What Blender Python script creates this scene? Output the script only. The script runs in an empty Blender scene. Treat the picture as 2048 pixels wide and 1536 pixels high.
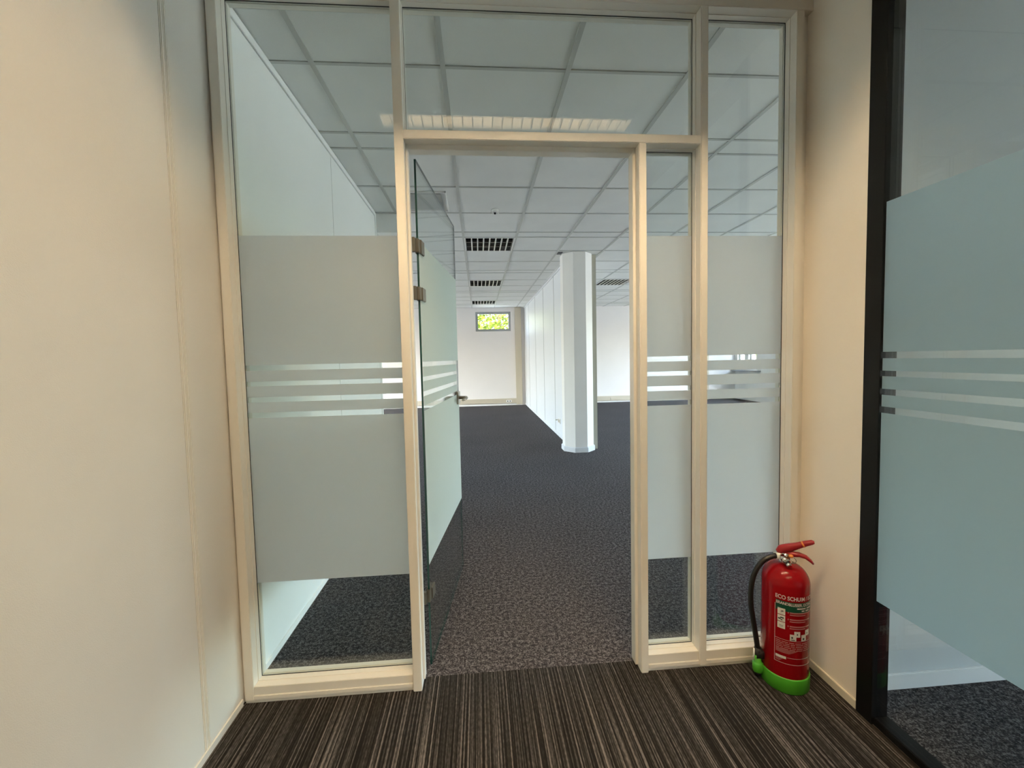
import bpy, bmesh, math, random
from mathutils import Vector, Matrix
random.seed(7)
S = bpy.context.scene
COL = S.collection

# ------------------------------------------------------------------ camera
CAM_H = 1.296
cd = bpy.data.cameras.new('camera')
cd.sensor_width = 36.0
cd.lens = 824.057 / 2048 * 36.0
cd.shift_x = 4.512 / 2048
cd.shift_y = -7.7225 / 2048
cd.clip_start = 0.02
cam = bpy.data.objects.new('camera', cd)
COL.objects.link(cam)
_a, _b, _c = 0.0751957, 0.0523883, -0.0219212
_ca, _sa, _cb, _sb, _cc, _sc = (math.cos(_a), math.sin(_a), math.cos(_b), math.sin(_b), math.cos(_c), math.sin(_c))
Rm = (Matrix(((_cc, -_sc, 0), (_sc, _cc, 0), (0, 0, 1))) @ Matrix(((1, 0, 0), (0, _cb, -_sb), (0, _sb, _cb)))
      @ Matrix(((_ca, 0, -_sa), (0, 1, 0), (_sa, 0, _ca))) @ Matrix(((1, 0, 0), (0, 0, -1), (0, 1, 0))))
Rc = Matrix((Rm[0], -Rm[1], -Rm[2])).transposed()
cam.matrix_world = Matrix.Translation((0, 0, CAM_H)) @ Rc.to_4x4()
S.camera = cam

# ------------------------------------------------------------------ world, exposure
w = bpy.data.worlds.new('sky')
S.world = w
w.use_nodes = True
nt = w.node_tree
nt.nodes.clear()
sky = nt.nodes.new('ShaderNodeTexSky')
sky.sky_type = 'NISHITA'
sky.sun_disc = False
sky.sun_elevation = math.radians(48)
sky.sun_rotation = math.radians(200)
sky.air_density = 1.3
sky.dust_density = 4.0
sky.ozone_density = 1.0
bg = nt.nodes.new('ShaderNodeBackground')
bg.inputs['Strength'].default_value = 1.0
wo = nt.nodes.new('ShaderNodeOutputWorld')
nt.links.new(sky.outputs[0], bg.inputs[0])
nt.links.new(bg.outputs[0], wo.inputs[0])
SKY = bg.inputs['Strength']
SKY.default_value = 6.0

sd = bpy.data.lights.new('sun', 'SUN')
sd.energy = 46.0
sd.angle = math.radians(2)
sd.color = (1.0, 0.96, 0.90)
sun = bpy.data.objects.new('sun', sd)
COL.objects.link(sun)
sun.rotation_euler = Vector((0.12, 1.0, -1.25)).to_track_quat('-Z', 'Y').to_euler()   # from behind the camera, high: reaches the ground, not the room

S.view_settings.view_transform = 'Standard'
S.view_settings.look = 'None'
S.view_settings.gamma = 1.0
S.view_settings.use_curve_mapping = False
S.view_settings.exposure = 0.0
TUBE = 530.0            # strength of the corridor luminaire's tube

cy = S.cycles
cy.max_bounces = 10
cy.diffuse_bounces = 5
cy.glossy_bounces = 5
cy.transmission_bounces = 6
cy.transparent_max_bounces = 24
cy.sample_clamp_indirect = 6.0
cy.sample_clamp_direct = 0.0
cy.caustics_reflective = False
cy.caustics_refractive = False
cy.use_denoising = True

def portal(name, loc, direction, sx, sy):
    ld = bpy.data.lights.new(name, 'AREA')
    ld.shape = 'RECTANGLE'
    ld.size, ld.size_y = sx, sy
    ld.cycles.is_portal = True
    o = bpy.data.objects.new(name, ld)
    COL.objects.link(o)
    o.location = loc
    o.rotation_euler = Vector(direction).to_track_quat('-Z', 'Y').to_euler()
    return o

# ------------------------------------------------------------------ materials
def newmat(name):
    m = bpy.data.materials.new(name)
    m.use_nodes = True
    n = m.node_tree
    b = n.nodes['Principled BSDF']
    return m, n, b

def coords(n, scale=(1, 1, 1), kind='Object'):
    tc = n.nodes.new('ShaderNodeTexCoord')
    mp = n.nodes.new('ShaderNodeMapping')
    mp.inputs['Scale'].default_value = scale
    n.links.new(tc.outputs[kind], mp.inputs[0])
    return mp.outputs[0]

def paint(name, col, rough=0.5, var=0.03, bump=0.0, bscale=200.0, spec=0.5, metal=0.0):
    m, n, b = newmat(name)
    b.inputs['Roughness'].default_value = rough
    b.inputs['Specular IOR Level'].default_value = spec
    b.inputs['Metallic'].default_value = metal
    v = coords(n)
    nz = n.nodes.new('ShaderNodeTexNoise')
    nz.inputs['Scale'].default_value = 3.0
    nz.inputs['Detail'].default_value = 4.0
    n.links.new(v, nz.inputs['Vector'])
    cr = n.nodes.new('ShaderNodeValToRGB')
    cr.color_ramp.elements[0].position = 0.3
    cr.color_ramp.elements[1].position = 0.7
    cr.color_ramp.elements[0].color = (*[max(0, c * (1 - var)) for c in col], 1)
    cr.color_ramp.elements[1].color = (*[min(1, c * (1 + var)) for c in col], 1)
    n.links.new(nz.outputs[0], cr.inputs[0])
    n.links.new(cr.outputs[0], b.inputs['Base Color'])
    if bump:
        n2 = n.nodes.new('ShaderNodeTexNoise')
        n2.inputs['Scale'].default_value = bscale
        n2.inputs['Detail'].default_value = 2.0
        n.links.new(v, n2.inputs['Vector'])
        bp = n.nodes.new('ShaderNodeBump')
        bp.inputs['Strength'].default_value = bump
        bp.inputs['Distance'].default_value = 0.001
        n.links.new(n2.outputs[0], bp.inputs['Height'])
        n.links.new(bp.outputs[0], b.inputs['Normal'])
    return m

def glass_mat(name, tint):
    m, n, b = newmat(name)
    n.nodes.remove(b)
    out = n.nodes['Material Output']
    g = n.nodes.new('ShaderNodeNewGeometry')
    d = n.nodes.new('ShaderNodeVectorMath'); d.operation = 'DOT_PRODUCT'
    n.links.new(g.outputs['Normal'], d.inputs[0]); n.links.new(g.outputs['Incoming'], d.inputs[1])
    def math_(op, a, v=None):
        x = n.nodes.new('ShaderNodeMath'); x.operation = op
        if a is not None: n.links.new(a, x.inputs[0])
        if v is not None: x.inputs[1].default_value = v
        return x
    ab = math_('ABSOLUTE', d.outputs['Value'])
    om = n.nodes.new('ShaderNodeMath'); om.operation = 'SUBTRACT'; om.inputs[0].default_value = 1.0
    n.links.new(ab.outputs[0], om.inputs[1])
    pw = math_('POWER', om.outputs[0], 5.0)
    ml = math_('MULTIPLY', pw.outputs[0], 0.93)
    ad = math_('ADD', ml.outputs[0], 0.043)
    tr = n.nodes.new('ShaderNodeBsdfTransparent'); tr.inputs[0].default_value = (*tint, 1)
    gl = n.nodes.new('ShaderNodeBsdfGlossy'); gl.inputs['Roughness'].default_value = 0.0
    gl.inputs[0].default_value = (1, 1, 1, 1)
    mx = n.nodes.new('ShaderNodeMixShader')
    n.links.new(ad.outputs[0], mx.inputs[0]); n.links.new(tr.outputs[0], mx.inputs[1]); n.links.new(gl.outputs[0], mx.inputs[2])
    n.links.new(mx.outputs[0], out.inputs[0])
    return m

def film_mat(name, col, trans=0.55, clear=0.0):
    m, n, b = newmat(name)
    n.nodes.remove(b)
    out = n.nodes['Material Output']
    v = coords(n, (900, 900, 900))
    nz = n.nodes.new('ShaderNodeTexNoise'); nz.inputs['Scale'].default_value = 1.0
    n.links.new(v, nz.inputs['Vector'])
    cr = n.nodes.new('ShaderNodeValToRGB')
    cr.color_ramp.elements[0].color = (*[c * 0.95 for c in col], 1)
    cr.color_ramp.elements[1].color = (*col, 1)
    n.links.new(nz.outputs[0], cr.inputs[0])
    di = n.nodes.new('ShaderNodeBsdfDiffuse'); tl = n.nodes.new('ShaderNodeBsdfTranslucent')
    n.links.new(cr.outputs[0], di.inputs[0]); n.links.new(cr.outputs[0], tl.inputs[0])
    mx = n.nodes.new('ShaderNodeMixShader'); mx.inputs[0].default_value = trans
    n.links.new(di.outputs[0], mx.inputs[1]); n.links.new(tl.outputs[0], mx.inputs[2])
    last = mx
    if clear:
        tr = n.nodes.new('ShaderNodeBsdfTransparent'); tr.inputs[0].default_value = (*col, 1)
        m2 = n.nodes.new('ShaderNodeMixShader'); m2.inputs[0].default_value = clear
        n.links.new(mx.outputs[0], m2.inputs[1]); n.links.new(tr.outputs[0], m2.inputs[2])
        last = m2
    n.links.new(last.outputs[0], out.inputs[0])
    return m

def carpet_mat():
    """dark grey looped carpet with light and dark flecks"""
    m, n, b = newmat('flecked_carpet')
    b.inputs['Roughness'].default_value = 0.95
    b.inputs['Specular IOR Level'].default_value = 0.1
    v = coords(n)
    a = n.nodes.new('ShaderNodeTexNoise'); a.inputs['Scale'].default_value = 150.0; a.inputs['Detail'].default_value = 2.0
    a.inputs['Roughness'].default_value = 0.7
    n.links.new(v, a.inputs['Vector'])
    a2 = n.nodes.new('ShaderNodeTexNoise'); a2.inputs['Scale'].default_value = 58.0; a2.inputs['Detail'].default_value = 3.0
    n.links.new(v, a2.inputs['Vector'])
    mixf = n.nodes.new('ShaderNodeMixRGB'); mixf.inputs[0].default_value = 0.38
    n.links.new(a.outputs[0], mixf.inputs[1]); n.links.new(a2.outputs[0], mixf.inputs[2])
    cr = n.nodes.new('ShaderNodeValToRGB')
    e = cr.color_ramp.elements
    e[0].position = 0.41; e[0].color = (0.018, 0.017, 0.019, 1)
    e[1].position = 0.60; e[1].color = (0.185, 0.182, 0.180, 1)
    x = e.new(0.505); x.color = (0.062, 0.058, 0.059, 1)
    n.links.new(mixf.outputs[0], cr.inputs[0])
    c = n.nodes.new('ShaderNodeTexNoise'); c.inputs['Scale'].default_value = 1.3; c.inputs['Detail'].default_value = 3.0
    n.links.new(v, c.inputs['Vector'])
    r2 = n.nodes.new('ShaderNodeValToRGB')
    r2.color_ramp.elements[0].position = 0.3; r2.color_ramp.elements[0].color = (0.88, 0.85, 0.88, 1)
    r2.color_ramp.elements[1].position = 0.7; r2.color_ramp.elements[1].color = (1.02, 0.98, 1.0, 1)
    n.links.new(c.outputs[0], r2.inputs[0])
    mm = n.nodes.new('ShaderNodeMixRGB'); mm.blend_type = 'MULTIPLY'; mm.inputs[0].default_value = 1
    n.links.new(cr.outputs[0], mm.inputs[1]); n.links.new(r2.outputs[0], mm.inputs[2])
    n.links.new(mm.outputs[0], b.inputs['Base Color'])
    bp = n.nodes.new('ShaderNodeBump'); bp.inputs['Strength'].default_value = 0.2; bp.inputs['Distance'].default_value = 0.002
    n.links.new(a.outputs[0], bp.inputs['Height']); n.links.new(bp.outputs[0], b.inputs['Normal'])
    return m

def stripe_mat():
    """corridor carpet tiles: narrow woven lines running along the corridor"""
    m, n, b = newmat('striped_carpet')
    b.inputs['Roughness'].default_value = 0.95
    b.inputs['Specular IOR Level'].default_value = 0.1
    tc = n.nodes.new('ShaderNodeTexCoord')
    sp = n.nodes.new('ShaderNodeSeparateXYZ')
    n.links.new(tc.outputs['Object'], sp.inputs[0])
    def M(op, a, v):
        x = n.nodes.new('ShaderNodeMath'); x.operation = op
        n.links.new(a, x.inputs[0])
        if isinstance(v, (int, float)): x.inputs[1].default_value = v
        else: n.links.new(v, x.inputs[1])
        return x.outputs[0]
    # irregular line pattern: 1-D noise across x, slightly broken along y
    def oned(scale, detail, ystretch, rough=0.6):
        cx = n.nodes.new('ShaderNodeCombineXYZ')
        n.links.new(M('MULTIPLY', sp.outputs[0], scale), cx.inputs[0])
        n.links.new(M('MULTIPLY', sp.outputs[1], ystretch), cx.inputs[1])
        z = n.nodes.new('ShaderNodeTexNoise'); z.inputs['Scale'].default_value = 1.0
        z.inputs['Detail'].default_value = detail; z.inputs['Roughness'].default_value = rough
        n.links.new(cx.outputs[0], z.inputs['Vector'])
        return z.outputs[0]
    fine = oned(160.0, 1.0, 0.6)
    broad = oned(17.0, 2.0, 0.5)
    dash = oned(160.0, 1.0, 55.0)
    s1 = M('MULTIPLY_ADD', fine, 1.0)
    n.nodes[-1].inputs[2].default_value = 0.0
    t = M('ADD', M('MULTIPLY', fine, 0.74), M('ADD', M('MULTIPLY', broad, 0.14), M('MULTIPLY', dash, 0.16)))
    cr = n.nodes.new('ShaderNodeValToRGB')
    e = cr.color_ramp.elements
    e[0].position = 0.45; e[0].color = (0.009, 0.008, 0.0075, 1)
    e[1].position = 0.67; e[1].color = (0.158, 0.142, 0.134, 1)
    x = e.new(0.52); x.color = (0.023, 0.021, 0.0195, 1)
    x = e.new(0.58); x.color = (0.052, 0.0485, 0.046, 1)
    n.links.new(t, cr.inputs[0])
    n.links.new(cr.outputs[0], b.inputs['Base Color'])
    bp = n.nodes.new('ShaderNodeBump'); bp.inputs['Strength'].default_value = 0.5; bp.inputs['Distance'].default_value = 0.003
    n.links.new(t, bp.inputs['Height']); n.links.new(bp.outputs[0], b.inputs['Normal'])
    return m

def emit_mat(name, col, strength):
    m, n, b = newmat(name)
    n.nodes.remove(b)
    e = n.nodes.new('ShaderNodeEmission')
    e.inputs[0].default_value = (*col, 1); e.inputs[1].default_value = strength
    n.links.new(e.outputs[0], n.nodes['Material Output'].inputs[0])
    return m

M_ = {}
M_['corridor_wall'] = paint('cream_wallcovering', (0.76, 0.735, 0.695), 0.6, 0.015, 0.35, 420)
M_['right_wall'] = paint('smooth_cream_wall', (0.92, 0.865, 0.775), 0.5, 0.012, 0.15, 300)
M_['bead'] = paint('cream_bead', (0.84, 0.81, 0.76), 0.4, 0.01)
M_['frame'] = paint('cream_lacquer', (0.82, 0.785, 0.715), 0.28, 0.012)
M_['frame_back'] = paint('white_lacquer', (0.84, 0.84, 0.82), 0.3, 0.01)
M_['gasket'] = paint('black_gasket', (0.02, 0.022, 0.02), 0.6)
M_['room_wall'] = paint('white_wall', (0.91, 0.91, 0.90), 0.6, 0.012, 0.15, 300)
M_['office_wall'] = paint('office_wall', (0.70, 0.73, 0.74), 0.6, 0.02)
M_['joint'] = paint('joint_grey', (0.45, 0.46, 0.47), 0.5)
M_['panel'] = paint('white_panel', (0.79, 0.805, 0.835), 0.4, 0.01)
M_['far_wall'] = paint('far_white_wall', (0.80, 0.765, 0.755), 0.6, 0.01)
M_['beige'] = paint('beige_trunking', (0.53, 0.47, 0.37), 0.45, 0.01)
M_['column'] = paint('white_plaster', (0.90, 0.88, 0.855), 0.55, 0.012, 0.1, 120)
M_['olive'] = paint('shaded_olive_grey', (0.42, 0.41, 0.34), 0.5, 0.01)  # the edge trim's shade is put into this dark tone; the plug shares it
M_['tile'] = paint('mineral_tile', (0.78, 0.785, 0.77), 0.85, 0.03, 0.5, 260)
M_['bar'] = paint('grey_grid_bar', (0.50, 0.51, 0.49), 0.4, 0.02)
M_['white'] = paint('white_plastic', (0.82, 0.82, 0.80), 0.35, 0.01)
M_['dark'] = paint('dark_hole', (0.02, 0.02, 0.02), 0.5)
M_['vent'] = paint('grey_vent', (0.33, 0.34, 0.33), 0.5)
M_['black'] = paint('black_frame', (0.005, 0.005, 0.0055), 0.4, spec=0.18)
M_['alu'] = paint('grey_aluminium', (0.36, 0.37, 0.37), 0.4, 0.02, metal=0.4)
M_['steel'] = paint('brushed_steel', (0.36, 0.315, 0.26), 0.28, 0.03, metal=0.9)
M_['hinge'] = paint('satin_bronze', (0.15, 0.138, 0.115), 0.42, 0.03, metal=0.6)
M_['mirror'] = paint('louvre_aluminium', (0.80, 0.79, 0.76), 0.12, 0.01, metal=1.0)
M_['warm_louvre'] = paint('satin_louvre', (0.78, 0.76, 0.72), 0.18, 0.01, metal=0.8)
M_['lamp_reflector'] = paint('lamp_reflector', (0.78, 0.76, 0.71), 0.4, 0.01, metal=0.35)
M_['lamp_blade'] = paint('lamp_blade', (0.95, 0.93, 0.88), 0.35, 0.01)
M_['lit_edge'] = paint('louvre_lit_edge', (0.94, 0.92, 0.82), 0.4)  # cream tone paints in the light caught along the louvre edges
M_['glass'] = glass_mat('clear_glass', (0.966, 0.99, 0.980))
M_['wglass'] = glass_mat('window_glass', (0.97, 0.98, 0.98))
M_['dglass'] = glass_mat('door_glass', (0.945, 0.975, 0.962))
M_['oglass'] = glass_mat('office_glass', (0.93, 0.96, 0.96))
M_['gedge'] = paint('green_glass_edge', (0.008, 0.045, 0.036), 0.15)
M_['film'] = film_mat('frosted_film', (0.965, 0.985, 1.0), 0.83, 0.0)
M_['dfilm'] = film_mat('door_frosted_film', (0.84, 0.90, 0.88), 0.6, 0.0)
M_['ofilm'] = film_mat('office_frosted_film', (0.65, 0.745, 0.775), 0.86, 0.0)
M_['carpet'] = carpet_mat()
M_['stripes'] = stripe_mat()
M_['corridor_ceiling'] = paint('corridor_ceiling', (0.66, 0.66, 0.63), 0.85, 0.02)
M_['tube'] = emit_mat('fluorescent_tube', (1.0, 0.74, 0.45), TUBE)
M_['red'] = paint('red_enamel', (0.25, 0.0030, 0.006), 0.2, 0.01, spec=0.25)
M_['redplastic'] = paint('red_handle', (0.30, 0.012, 0.018), 0.38, 0.01)
M_['green'] = paint('green_plastic', (0.055, 0.30, 0.018), 0.42, 0.02)
M_['darkgreen'] = paint('green_print', (0.004, 0.055, 0.028), 0.35)
M_['print'] = paint('white_print', (0.66, 0.55, 0.53), 0.4)
M_['fineprint'] = paint('fine_print', (0.42, 0.16, 0.16), 0.4)
M_['picto'] = paint('pictogram_white', (0.68, 0.66, 0.61), 0.4)
M_['rubber'] = paint('black_rubber', (0.008, 0.008, 0.008), 0.45)
M_['chrome'] = paint('chrome', (0.68, 0.66, 0.62), 0.15, 0.01, metal=1.0)
M_['orange'] = paint('orange_seal', (0.75, 0.24, 0.05), 0.4)
M_['bark'] = paint('bark', (0.10, 0.07, 0.045), 0.9)
M_['paving'] = paint('paving', (0.36, 0.36, 0.31), 0.95, 0.2)  # grey paving, not grass; kept pale so its bounce lights the room ceiling
M_['baseboard'] = paint('cream_baseboard', (0.72, 0.68, 0.58), 0.4)

def leaf_mat():
    m, n, b = newmat('leaves')
    b.inputs['Roughness'].default_value = 0.6
    oi = n.nodes.new('ShaderNodeNewGeometry')
    cr = n.nodes.new('ShaderNodeValToRGB')
    cr.color_ramp.elements[0].color = (0.07, 0.115, 0.006, 1)
    cr.color_ramp.elements[1].color = (0.20, 0.25, 0.02, 1)
    n.links.new(oi.outputs['Random Per Island'], cr.inputs[0])
    tl = n.nodes.new('ShaderNodeBsdfTranslucent')
    n.links.new(cr.outputs[0], b.inputs['Base Color']); n.links.new(cr.outputs[0], tl.inputs[0])
    mx = n.nodes.new('ShaderNodeMixShader'); mx.inputs[0].default_value = 0.5
    n.links.new(b.outputs[0], mx.inputs[1]); n.links.new(tl.outputs[0], mx.inputs[2])
    n.links.new(mx.outputs[0], n.nodes['Material Output'].inputs[0])
    return m
M_['leaf'] = leaf_mat()

# ------------------------------------------------------------------ mesh helpers
class MB:
    def __init__(self): self.bm = bmesh.new()
    def box(self, x0, x1, y0, y1, z0, z1, mat=None, mi=0):
        vs = [Vector(p) for p in ((x0, y0, z0), (x1, y0, z0), (x1, y1, z0), (x0, y1, z0), (x0, y0, z1), (x1, y0, z1), (x1, y1, z1), (x0, y1, z1))]
        if mat is not None: vs = [mat @ v for v in vs]
        v = [self.bm.verts.new(p) for p in vs]
        for f in ((0, 3, 2, 1), (4, 5, 6, 7), (0, 1, 5, 4), (1, 2, 6, 5), (2, 3, 7, 6), (3, 0, 4, 7)):
            fc = self.bm.faces.new([v[i] for i in f]); fc.material_index = mi
        return self
    def prism(self, pts, z0, z1, smooth=False):
        lo = [self.bm.verts.new((x, y, z0)) for x, y in pts]
        hi = [self.bm.verts.new((x, y, z1)) for x, y in pts]
        n = len(pts)
        self.bm.faces.new(lo[::-1]); self.bm.faces.new(hi)
        for i in range(n):
            f = self.bm.faces.new((lo[i], lo[(i + 1) % n], hi[(i + 1) % n], hi[i])); f.smooth = smooth
        return self
    def tube(self, pts, rad, seg=12, caps=True):
        pts = [Vector(p) for p in pts]
        if not isinstance(rad, (list, tuple)): rad = [rad] * len(pts)
        rings = []
        up = None
        for i, p in enumerate(pts):
            t = (pts[min(i + 1, len(pts) - 1)] - pts[max(i - 1, 0)]).normalized()
            if up is None:
                up = t.orthogonal().normalized()
            up = (up - t * up.dot(t)).normalized()
            bn = t.cross(up)
            rings.append([self.bm.verts.new(p + (up * math.cos(2 * math.pi * k / seg) + bn * math.sin(2 * math.pi * k / seg)) * rad[i]) for k in range(seg)])
        for a, b in zip(rings, rings[1:]):
            for k in range(seg):
                f = self.bm.faces.new((a[k], a[(k + 1) % seg], b[(k + 1) % seg], b[k])); f.smooth = True
        if caps:
            self.bm.faces.new(rings[0][::-1]); self.bm.faces.new(rings[-1])
        return self
    def lathe(self, prof, cx=0, cy=0, seg=40):
        rings = []
        for r, z in prof:
            if r < 1e-6: rings.append([self.bm.verts.new((cx, cy, z))])
            else: rings.append([self.bm.verts.new((cx + r * math.cos(2 * math.pi * k / seg), cy + r * math.sin(2 * math.pi * k / seg), z)) for k in range(seg)])
        for a, b in zip(rings, rings[1:]):
            for k in range(seg):
                q = (k + 1) % seg
                if len(a) == 1 and len(b) == 1: continue
                if len(a) == 1: f = self.bm.faces.new((a[0], b[q], b[k]))
                elif len(b) == 1: f = self.bm.faces.new((a[k], a[q], b[0]))
                else: f = self.bm.faces.new((a[k], a[q], b[q], b[k]))
                f.smooth = True
        return self
    def strip(self, pts, halfw, thick, side):
        """loft a rectangular bar along pts; side = width direction; halfw and thick per point"""
        side = Vector(side).normalized()
        rings = []
        pts = [Vector(p) for p in pts]
        for i, p in enumerate(pts):
            t = (pts[min(i + 1, len(pts) - 1)] - pts[max(i - 1, 0)]).normalized()
            nrm = t.cross(side).normalized()
            hw, th = halfw[i], thick[i] / 2
            c = min(hw, th) * 0.5
            sec = ((-hw, -th + c), (-hw + c, -th), (hw - c, -th), (hw, -th + c), (hw, th - c), (hw - c, th), (-hw + c, th), (-hw, th - c))
            rings.append([self.bm.verts.new(p + side * a + nrm * b) for a, b in sec])
        for a, b in zip(rings, rings[1:]):
            for k in range(8):
                f = self.bm.faces.new((a[k], a[(k + 1) % 8], b[(k + 1) % 8], b[k])); f.smooth = True
        self.bm.faces.new(rings[0][::-1]); self.bm.faces.new(rings[-1])
        return self
    def bevel(self, w, seg=2):
        bmesh.ops.bevel(self.bm, geom=[e for e in self.bm.edges], offset=w, segments=seg, affect='EDGES', clamp_overlap=True)
        return self
    def build(self, name, mat, parent=None, recalc=True):
        if recalc: bmesh.ops.recalc_face_normals(self.bm, faces=self.bm.faces[:])
        me = bpy.data.meshes.new(name)
        self.bm.to_mesh(me); self.bm.free()
        for mm in (mat if isinstance(mat, (list, tuple)) else [mat]): me.materials.append(mm)
        o = bpy.data.objects.new(name, me)
        COL.objects.link(o)
        if parent is not None:
            o.parent = parent
            o.matrix_parent_inverse = parent.matrix_basis.inverted()
        return o

def struct(o, label=None):
    o['kind'] = 'structure'
    if label: o['label'] = label
    return o

def thing(o, label, cat, group=None):
    o['label'] = label; o['category'] = cat
    if group: o['group'] = group
    return o

def empty(name, loc=(0, 0, 0)):
    o = bpy.data.objects.new(name, None)
    o.empty_display_size = 0.1
    o.location = loc
    COL.objects.link(o)
    return o

def bx(name, mat, parent, *d, bev=0.0):
    m = MB().box(*d)
    if bev: m.bevel(bev, 2)
    return m.build(name, mat, parent)

def copy_tree(o, parent=None, loc=None):
    c = o.copy(); COL.objects.link(c)
    if parent is not None: c.parent = parent
    if loc is not None: c.location = loc
    for ch in list(o.children): copy_tree(ch, c)
    return c

# ------------------------------------------------------------------ key dimensions
YF, YG, YB = 1.573, 1.640, 1.675          # partition: front face, glass, back face
XL, XR = -0.928, 1.335                    # corridor walls
ZC = 2.696                                # room ceiling
ZCC = 2.72                                # corridor ceiling
YFAR = 11.4
RX0, RX1 = -6.2, 7.4                      # room extent

# ------------------------------------------------------------------ floors
f1 = struct(bx('floor', M_['carpet'], None, RX0 - .1, RX1 + .1, 1.647, YFAR + .1, -0.06, 0.0), 'dark grey flecked carpet of the empty office room')
f2 = struct(bx('floor', M_['stripes'], None, XL - .1, 1.36, -3.6, 1.647, -0.06, 0.0), 'brown and black striped carpet of the corridor')
f3 = struct(bx('floor', M_['carpet'], None, 1.36, 5.3, -3.6, 1.647, -0.06, 0.0), 'dark carpet of the side office behind black framed glass')

# ------------------------------------------------------------------ corridor walls
wl = struct(bx('wall_left', M_['corridor_wall'], None, XL - .12, XL - .012, -3.6, YB, 0, 2.9), 'cream wall panels with a double bead joint beside the glazed partition')
for y0, y1 in ((-3.5, -1.05), (-1.026, 1.364), (1.391, YB)):
    bx('wall_panel', M_['corridor_wall'], wl, XL - .012, XL, y0, y1, 0.0, 2.72, bev=0.002)
for yj in (1.364, -1.050):
    bx('joint_bead', M_['bead'], wl, XL - .012, XL + .0035, yj + .0005, yj + .0095, 0.0, 2.72, bev=0.003)
    bx('joint_strip', M_['corridor_wall'], wl, XL - .012, XL - .001, yj + .0095, yj + .0165, 0.0, 2.72)
    bx('joint_bead', M_['bead'], wl, XL - .012, XL + .0035, yj + .0165, yj + .0255, 0.0, 2.72, bev=0.003)
struct(bx('baseboard_left', M_['frame'], None, XL, XL + .006, -3.5, 1.575, 0.0, 0.028, bev=0.002))
wr = struct(bx('wall_right', M_['right_wall'], None, XR, XR + .075, 1.3275, YB, 0, 2.9), 'short cream wall between the partition and the black frame')
struct(bx('baseboard_right', M_['baseboard'], None, XR - .008, XR, 1.328, YF + .03, 0.0, 0.034, bev=0.002))
struct(bx('wall_back', M_['corridor_wall'], None, XL - .1, XR + .1, -3.7, -3.6, 0, 2.9))
cc = struct(bx('ceiling_corridor', M_['corridor_ceiling'], None, XL - .1, XR + .1, -3.7, YF, ZCC + .09, ZCC + .25), 'plain corridor ceiling with two recessed luminaires')
LUMY = (.745, -1.05)
cuts = [-3.7]
for q in sorted(LUMY): cuts += [q - .077, q + .077]
cuts.append(YF + .002)
for i in range(0, len(cuts), 2):
    bx('ceiling_sheet', M_['corridor_ceiling'], cc, XL - .1, XR + .1, cuts[i], cuts[i + 1], ZCC, ZCC + .012)
for q in LUMY:
    bx('ceiling_sheet', M_['corridor_ceiling'], cc, XL - .1, .212 - .76, q - .077, q + .077, ZCC, ZCC + .012)
    bx('ceiling_sheet', M_['corridor_ceiling'], cc, .212 + .76, XR + .1, q - .077, q + .077, ZCC, ZCC + .012)
struct(bx('wall_right', M_['corridor_wall'], None, XR, XR + .09, -3.7, -1.6, 0, 2.9))

# ------------------------------------------------------------------ glazed partition
gp = empty('glass_partition', (0, YF, 0))
struct(gp, 'cream framed glazed partition with frosted bands and an open doorway')
PF = M_['frame']
# members
bx('post', PF, gp, -.919, -.886, YF + .006, YB, .012, 2.62, bev=.0015)
bx('post', PF, gp, -.286, -.2525, YF, YB, 0, 2.62, bev=.0025)
bx('post', PF, gp, .879, .908, YF, YB, .012, 2.62, bev=.0025)
bx('post', PF, gp, .633, .662, YF, YB, 0, 2.107, bev=.0025)
bx('post', PF, gp, 1.268, 1.298, YF + .004, YB, .012, 2.62, bev=.0015)
bx('filler_strip', PF, gp, 1.298, XR, YF + .032, YB, 0, 2.62)
bx('filler_strip', PF, gp, XL, -.919, YF + .02, YB, 0, 2.62)
bx('head_rail', PF, gp, XL, XR, YF + .003, YB, 2.62, 2.80, bev=.0015)
bx('transom', PF, gp, -.2525, .879, YF, YB, 2.107, 2.140, bev=.002)
bx('sill', PF, gp, -.886, -.286, YF + .010, YB, .030, .064, bev=.0015)
bx('sill', PF, gp, .662, .879, YF + .010, YB, .030, .069, bev=.0015)
bx('sill', PF, gp, .908, 1.268, YF + .010, YB, .030, .069, bev=.0015)
for x0, x1 in ((-.919, -.288), (.664, 1.298)):
    bx('plinth', PF, gp, x0, x1, YF + .007, YB, .013, .031, bev=.002)
    bx('plinth', PF, gp, x0, x1, YF + .012, YB - .01, 0, .0125)
# door stops round the opening
bx('door_stop', PF, gp, -.2525, -.2435, 1.61, 1.641, .02, 2.107, bev=.0015)
bx('door_stop', PF, gp, -.2525, -.249, 1.641, YB + .002, .01, 2.107, bev=.001)
bx('door_stop', PF, gp, .621, .633, 1.61, 1.655, .01, 2.107, bev=.0015)
bx('door_stop', PF, gp, -.2525, .633, 1.612, 1.655, 2.088, 2.107, bev=.0015)

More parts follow.
